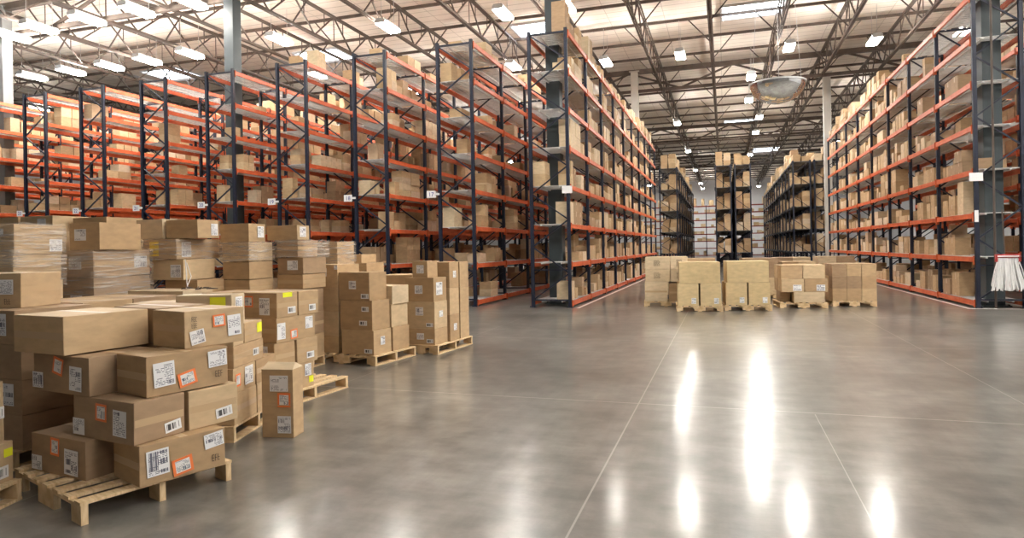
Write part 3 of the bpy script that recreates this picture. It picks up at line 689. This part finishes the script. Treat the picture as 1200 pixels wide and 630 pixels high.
# plain square cartons: fourth pallet
P4G = 'plain tall cartons on the fourth pallet'
pallet(-4.70,8.20,1.22,1.0,-8,'wooden pallet under the tall stack of plain square cartons')
cbox(-4.749,8.253,-8,.585,.42,.14,.491,'bottom front carton of the tall plain stack, white square and sticker',stk=[('L',.10,.055,.14,.06,B_),('R',.20,.19,.10,.12,W_)],seam='',group=P4G)
cbox(-4.78,8.27,-8,.585,.42,.491,.915,'middle front carton of the tall plain stack, two stickers',stk=[('L',.12,.30,.13,.07,B_),('L',.16,.10,.14,.07,B_)],seam='',group=P4G)
cbox(-4.83,8.29,-8,.56,.41,.915,1.318,'top front carton of the tall plain stack with white square label',stk=[('L',.30,.22,.13,.12,W_),('L',.08,.06,.14,.07,B_)],seam='',group=P4G)
x,y = on((-4.74,8.25),82,.44)
cbox(x,y,-8,.55,.42,.14,.49,'bottom rear carton of the tall plain stack',seam='',group=P4G)
cbox(x-.02,y,-8,.55,.42,.49,.83,'middle rear carton of the tall plain stack',seam='',group=P4G)
cbox(x,y+.0,-8,.5,.42,.83,1.10,'pale top rear carton of the tall plain stack','card_pale',seam='',group=P4G)
for i,(a,c) in enumerate(((.14,.385),(.385,.74),(.74,1.09),(1.09,1.435))):
    cbox(-5.385,8.35,-8,.50 if i == 3 else .45,.5,a,c,f'plain carton left of the tall front ones, {["bottom","second","third","topmost with label"][i]}',stk=[('L',.27,.23,.14,.12,W_),('L',.03,.30,.06,.06,W_)] if i==3 else (),seam='',group=P4G)
column_of((-5.75,9.80),0,[(-.1,0,.4,.5,1.42,1.57)]+[(0,0,.75,.6,a,c) for a,c in lay(.32,4)][::-1],'low stack behind the plain square cartons','cartons behind the plain square ones')
column_of((-4.98,9.95),0,[(0,0,.62,.6,a,c) for a,c in lay(.357,3)][::-1],'stack seen between the two plain stacks','cartons between the two plain stacks')
# fifth pallet
P5G = 'plain tall cartons on the fifth pallet'
pallet(-4.24,9.30,.62,1.2,-5,'wooden pallet under the farthest stack of the left column, beside the aisle')
st5 = lambda: [('L',.24,.2,.13,.12,W_)]
cbox(-4.302,9.342,-5,.535,.42,.14,.392,'bottom front carton of the farthest left column stack',stk=[('L',.26,.13,.13,.10,W_),('L',.09,.06,.12,.06,B_)],seam='',group=P5G)
cbox(-4.305,9.345,-5,.53,.42,.392,.812,'large middle carton of the farthest left column stack',stk=[('L',.27,.27,.14,.13,W_),('L',.09,.06,.12,.06,B_),('R',.2,.22,.12,.1,W_)],seam='',group=P5G)
cbox(-4.315,9.35,-5,.52,.42,.812,1.19,'upper front carton of farthest left column stack, wide label on side',stk=[('L',.27,.19,.14,.13,W_),('R',.17,.2,.2,.2,W_)],seam='',group=P5G)
cbox(-4.44,9.40,-5,.28,.33,1.19,1.45,'small carton on top of the farthest left column stack',stk=[('L',.13,.13,.13,.13,W_)],seam='',group=P5G)
x,y = on((-4.27,9.34),85,.44)
for i,(a,c) in enumerate(((.14,.57),(.57,1.0),(1.0,1.42))):
    cbox(x,y,-5,.48,.33,a,c,f'{["bottom","middle","top"][i]} rear carton of the farthest left column stack',stk=[('R',.17,.22,.10,.11,W_)] if i != 1 else (),seam='',group=P5G)
    cbox(*on((x,y),85,.36),-5,.48,.33,a,c,f'{["bottom","middle","top"][i]} hindmost carton of the farthest left column stack',seam='',group=P5G)

# pallets across the far end of the open floor
CGp = 'cartons on the pallets across the aisle'
Z1, Z2, Z3, Z4 = .14,.69,1.2,1.33
def at(N, yaw, l, r): x,y = on(N, yaw+180, l); return on((x,y), yaw+90, r)
# p1
N1 = (-.93,17.97); yw = 5
pallet(N1[0],N1[1],1.15,1.1,yw,'pallet at the left end of the row across the aisle')
for j, rw in enumerate(('front','rear')):
    for (l,L,z0,z1,nm) in ((.53,.60,.14,.66,'bottom left'),(.0,.50,.14,.62,'bottom right')):
        cbox(*at(N1,yw,l,j*.55),yw,L,.52,z0,z1,f'{nm} {rw} carton of the left end pallet across the aisle','card_pale' if l else 'card',seam='L',group=CGp)
    for (z0,z1,nm) in ((.665,.995,'middle'),(1.0,1.325,'top')):
        cbox(*at(N1,yw,.47,j*.55),yw,.64,.52,z0,z1,f'{nm} left {rw} carton with printed text, left end pallet across aisle','card_pale',seam='',stk=[('L',.33,.17,.17,.16,'text')] if j == 0 else (),group=CGp)
        cbox(*at(N1,yw,.0,j*.55),yw,.45,.52,z0,z1,f'{nm} right {rw} pale carton, left end pallet across the aisle','card_pale',seam='',stk=[('L',.22,.17,.15,.18,'text')] if j == 0 else (),group=CGp)
# p2, p3
for (N,nm) in (((-.044,16.69),'second'),((1.076,17.03),'third')):
    pallet(N[0],N[1],1.1,1.12,yw,f'pallet under the big shrouded carton, {nm} from left across the aisle')
    for j, rw in enumerate(('front','rear')):
        for i, sd in enumerate(('right','left')):
            cbox(*at(N,yw,.04+i*.53,j*.55),yw,.50,.53,.14,.685,f'lower {sd} {rw} carton of the {nm} pallet from left across aisle','card_yellow',stk=[('L',.12,.12,.11,.14,W_)] if j == 0 else (),seam='',group=CGp)
        cbox(*at(N,yw,.06,j*.55),yw,.97,.53,.69,1.205,f'large upper {rw} carton of the {nm} pallet from left across aisle','card_yellow',seam='',tape=False,group=CGp)
# p4
N4 = (2.42,17.88)
pallet(N4[0],N4[1],1.12,1.1,yw,'pallet with an open gap at its bottom left, fourth across the aisle')
for j, rw in enumerate(('front','rear')):
    cbox(*at(N4,yw,.07,j*.55),yw,.72,.5,.14,.405,f'long bottom {rw} carton of the fourth pallet across the aisle','card_pale',seam='',group=CGp)
    for i, sd in enumerate(('right','left')):
        cbox(*at(N4,yw,.0+i*.545,j*.55),yw,.54,.5,.408,.735,f'middle {sd} {rw} carton of the fourth pallet across the aisle',stk=[('L',.16,.10,.2,.15,W_)] if j == 0 else (),seam='',group=CGp)
        cbox(*at(N4,yw,.06+i*.52,j*.55),yw,.51,.5,.738,1.075,f'top {sd} {rw} carton of the fourth pallet across the aisle',seam='',group=CGp)
cbox(*at(N4,yw,.82,.3),yw,.25,.6,.14,.405,'carton set back in the shadowed gap of the fourth pallet','card_brown',seam='',group=CGp)
# p5: a 3 x 3 x 3 block
block(3.62,18.48,yw,3,3,.345,.36,lay(.313,3),'three by three pallet nearest the right rack','cartons of the three by three pallet',m='card',seam='')
# second row of pallets behind
BG = 'cartons on the rear row of pallets across the aisle'
block(1.50,20.9,4,1,1,1.0,1.0,[(.14,.62),(.62,1.2)],'rear pallet behind the gap of third and fourth',BG,seam='')
block(-.25,19.6,4,2,1,.5,1.0,[(.14,.7),(.7,1.24)],'rear pallet behind the second one across aisle',BG,seam='')
block(2.55,21.2,4,2,1,.46,.8,[(.14,.6),(.6,1.08)],'low rear pallet behind the fourth across aisle',BG,seam='')
block(4.05,23.9,3,2,1,.55,1.0,[(.14,.66),(.66,1.17)],'distant pallet beside the right rack',BG,m='card_pale',seam='')
block(2.75,24.1,3,2,1,.55,1.0,[(.14,.66),(.66,1.15)],'distant pallet left of the one beside the right rack',BG,m='card_pale',seam='')
block(-1.45,20.9,3,2,1,.4,.9,[(.14,.7),(.7,1.27)],'rear pallet at the left beside the left rack',BG,m='card_pale',seam='')

# ------------------------------------------------------------------ cartons on the racks
F_,YAW_,H_ = 770., .3126, 1.6234
def pj(x, y, z):
    d = (x, y, z-H_); a = d[0]*math.cos(YAW_)+d[1]*math.sin(YAW_); zz = -d[0]*math.sin(YAW_)+d[1]*math.cos(YAW_)
    return 600+a/zz*F_, 290.9-(z-H_)/zz*F_, zz
items = []
COLS = [(-4.66,18.72),(-16.08,18.72),(-27.15,18.72),(6.24,18.95),(-4.72,38.),(5.85,42.3)]
def fill(xc, w, y0, bay, n, levels, key, side, dens, rs, gapz=1.045, deep=2, mixed=True, topmax=.9, big=False):
    rn = random.Random(rs)
    for k in range(n):
        for li, z in enumerate(levels):
            for s in ((1,-1) if deep == 2 else (side,)):
                y = y0+k*bay+.09; end = y0+(k+1)*bay-.09; idx = 0
                dd = dens(k, li, s)
                while y < end-.25:
                    if rn.random() > dd: y += rn.uniform(.25,.7); continue
                    bw = rn.choice([.26,.32,.38,.45,.55,.62])*rn.uniform(.92,1.08); bh = rn.choice([.2,.27,.33,.42,.55])*rn.uniform(.92,1.1); bd = rn.uniform(.33,.40)
                    if big: bw = rn.choice([.55,.78,1.15]); bh = rn.choice([.32,.45,.55]); bd = .43
                    rep = rn.choice([1,1,2,2,3]); hmax = (gapz-.2)*(rn.choice([.8,.95,1.]) if big else rn.choice([.62,.8,.8,1.])) if li < len(levels)-1 else topmax*rn.choice([.5,.8,1.,1.1])
                    st = max(1, min(int(hmax/bh), rn.choice([1,2,2,3,4])))
                    if bh > hmax: bh = hmax
                    tone = rn.random(); off = 0. if big else rn.uniform(.0,.05)
                    for _ in range(rep):
                        if y+bw > end: break
                        idx += 1
                        for q in range(st):
                            if q and q == st-1 and rn.random() < .3: break
                            xx = xc+s*(w/2-.04-off-bd/2)+rn.uniform(-.01,.01)
                            if any(abs(xx-cx) < bd/2+.22 and abs(y+bw/2-cy) < bw/2+.22 for cx, cy in COLS): continue
                            items.append(dict(key=key, k=k, li=li, s=s, idx=idx, q=q, st=st, x=xx, y=y+bw/2, z=z+.004+q*(bh+.003), sx=bd, sy=bw-.012, sz=bh, side=side, tone=tone))
                        y += bw+rn.uniform(.004,.03)
                    y += rn.uniform(.0,.12)
# density along the rows, sparser in the first upper bays as in the photo
dA = lambda k, li, s: .22 if (s < 0 and k == 0) else (.35 if (k == 0 and li in (5,6)) else .72 if k == 0 else .86) if li else (.75)
dR = lambda k, li, s: .15 if (s > 0 and k == 0) else (.0 if li == 7 and k < 3 else .18 if li == 7 and k == 3 else .25 if (k == 0 and li >= 5) else .45 if (k == 0 and li == 4) else .55 if (k <= 1 and li >= 5) else .80)
fill(AX,1.12,AY,AB,9,LEV,'A',1,dA,5,topmax=.9)
fill(RX,1.03,RY,RB,8,LEV,'R',-1,dR,6,topmax=.9)
for i in range(9):
    dl = lambda k, li, s: (.0 if li == 7 and i >= 3 and k < 2 else .22 if k == 0 and li >= 5 else .3 if k == 0 else .25 if li >= 6 else .34)
    fill(AX-2.737*(i+1),1.12,AY,AB,8,LEV,f'L{i+1}',1,dl,20+i,topmax=.6)
for i in range(2): fill(9.2+2.8*i,1.12,RY,RB,6,LEV,f'Q{i+1}',-1,lambda k,li,s:.6,40+i)
for key,xc,n,rs in (('C1',-3.5,9,50),('C2',0.,9,51),('C3',1.2,9,52),('C4',4.7,12,53),('C5',5.95,12,54)):
    fill(xc,1.02,CY,CB,n,CL,key,1,lambda k,li,s:.97,rs,gapz=1.42,topmax=1.25,big=True)
# far crosswise rack: its own loads
rn = random.Random(77); far = []
for li in range(8):
    x = -12.6
    while x < 7.8:
        w = rn.uniform(.4,.9); h = rn.uniform(.2,.55) if li < 7 else rn.uniform(.3,1.2)
        if rn.random() < .5: far.append((x+w/2, 98.0, .2+li*1.0+.004, .8, w-.03, h))
        x += w
RNAME = {'A':'rack left of the wide aisle','R':'rack right of the wide aisle'}
def score(d):
    px, py, zz = pj(d['x'], d['y'], d['z']+d['sz']/2)
    if not (5 < px < 1195 and 2 < py < 600): return 0
    a = d['sz']*F_/zz; wx = abs(pj(d['x'],d['y']+d['sy']/2,d['z'])[0]-pj(d['x'],d['y']-d['sy']/2,d['z'])[0])
    if d['key'] == 'A': v = 1. if d['s'] == 1 else .12
    elif d['key'] == 'R': v = 1. if d['s'] == -1 else .1
    elif d['key'][0] == 'L': v = (.5 if d['s'] == 1 else .3) if d['k'] < 2 and int(d['key'][1:]) < 5 else .08
    elif d['key'] in ('C1','C2','C3','C4') : v = .6 if d['k'] == 0 else .1
    else: v = .02
    return a*(wx+2)*v
items.sort(key=score, reverse=True)
NIND = 150
unit = {}
def unit_mesh(m):
    b = MB(); b.box(-.5,.5,-.5,.5,0,1,0)
    b.box(-.502,.502,-.06,.06,.70,1.004,1); b.box(-.502,.502,-.06,.06,.0,.12,1)
    me = b.mesh('cardboard_box', [M[m], M['tape']]); return me
for m in ('card','card_brown','card_pale'): unit[m] = unit_mesh(m)
LNAME = ['lowest','second','third','fourth','fifth','sixth','seventh','topmost']
def where(d):
    k = d['key']
    if k in RNAME: return RNAME[k]
    if k[0] == 'L': return f'{ORD[int(k[1:])]} rack left of the aisle rack'
    return {'C1':'dark far rack at left','C2':'far centre racks, left one','C3':'far centre racks, right one','C4':'dark far rack at right','C5':'dark rack behind right rack','Q1':'rack behind the right rack','Q2':'outermost right rack'}[k]
for d in items[:NIND]:
    tn = d['tone']; m = 'card_pale' if tn < .3 else 'card_brown' if tn > .75 else 'card'
    o = link('cardboard_box', unit[m]); o.location = (d['x'],d['y'],d['z']); o.scale = (d['sx'],d['sy'],d['sz'])
    shade = {'card_pale':'pale','card_brown':'brown','card':'tan'}[m]; lv = '' if d['st'] == 1 else ['bottom ','second ','third ','upper '][min(d['q'],3)]
    back = '' if d['s'] == d['side'] else 'rear '
    tag(o, f"{lv}{back}{shade} carton {ORD[min(d['idx'],12)]} along {LNAME[d['li']]} shelf, {ORD[d['k']+1]} bay, {where(d)}", 'box', 'cartons on the rack shelves')
st = MB()
for d in items[NIND:]:
    hx, hy = d['sx']/2, d['sy']/2; st.box(d['x']-hx,d['x']+hx,d['y']-hy,d['y']+hy,d['z'],d['z']+d['sz'])
for (x,y,z,sx,sy,h) in far: st.box(x-sy/2, x+sy/2, y-.4, y+.4, z, z+h)
tag(st.build('stored_cartons', M['card_stuff']), 'masses of smaller cartons filling the remaining rack shelves', 'boxes', kind='stuff')

# ------------------------------------------------------------------ camera, view
cam = bpy.data.cameras.new('camera'); co = bpy.data.objects.new('camera', cam); col.objects.link(co)
cam.sensor_width = 36; cam.sensor_fit = 'HORIZONTAL'; cam.lens = 770./1200*36; cam.shift_y = -24.1/1200; cam.clip_end = 400
yaw, roll = .3126, .0182
rot = Matrix.Rotation(yaw,3,'Z') @ Matrix.Rotation(math.pi/2,3,'X') @ Matrix.Rotation(-roll,3,'Z')
co.matrix_world = Matrix.Translation((0,0,1.6234)) @ rot.to_4x4()
sc.camera = co
w = bpy.data.worlds.new('world'); sc.world = w; w.use_nodes = True
w.node_tree.nodes['Background'].inputs[0].default_value = (.6,.7,.9,1); w.node_tree.nodes['Background'].inputs[1].default_value = .3
vs = sc.view_settings; vs.view_transform = 'Standard'; vs.look = 'None'; vs.exposure = .14; vs.gamma = 1.; vs.use_curve_mapping = False
sc.cycles.max_bounces = 8; sc.cycles.diffuse_bounces = 5; sc.cycles.glossy_bounces = 4; sc.cycles.transparent_max_bounces = 8
sc.cycles.sample_clamp_indirect = 8.; sc.cycles.use_denoising = True
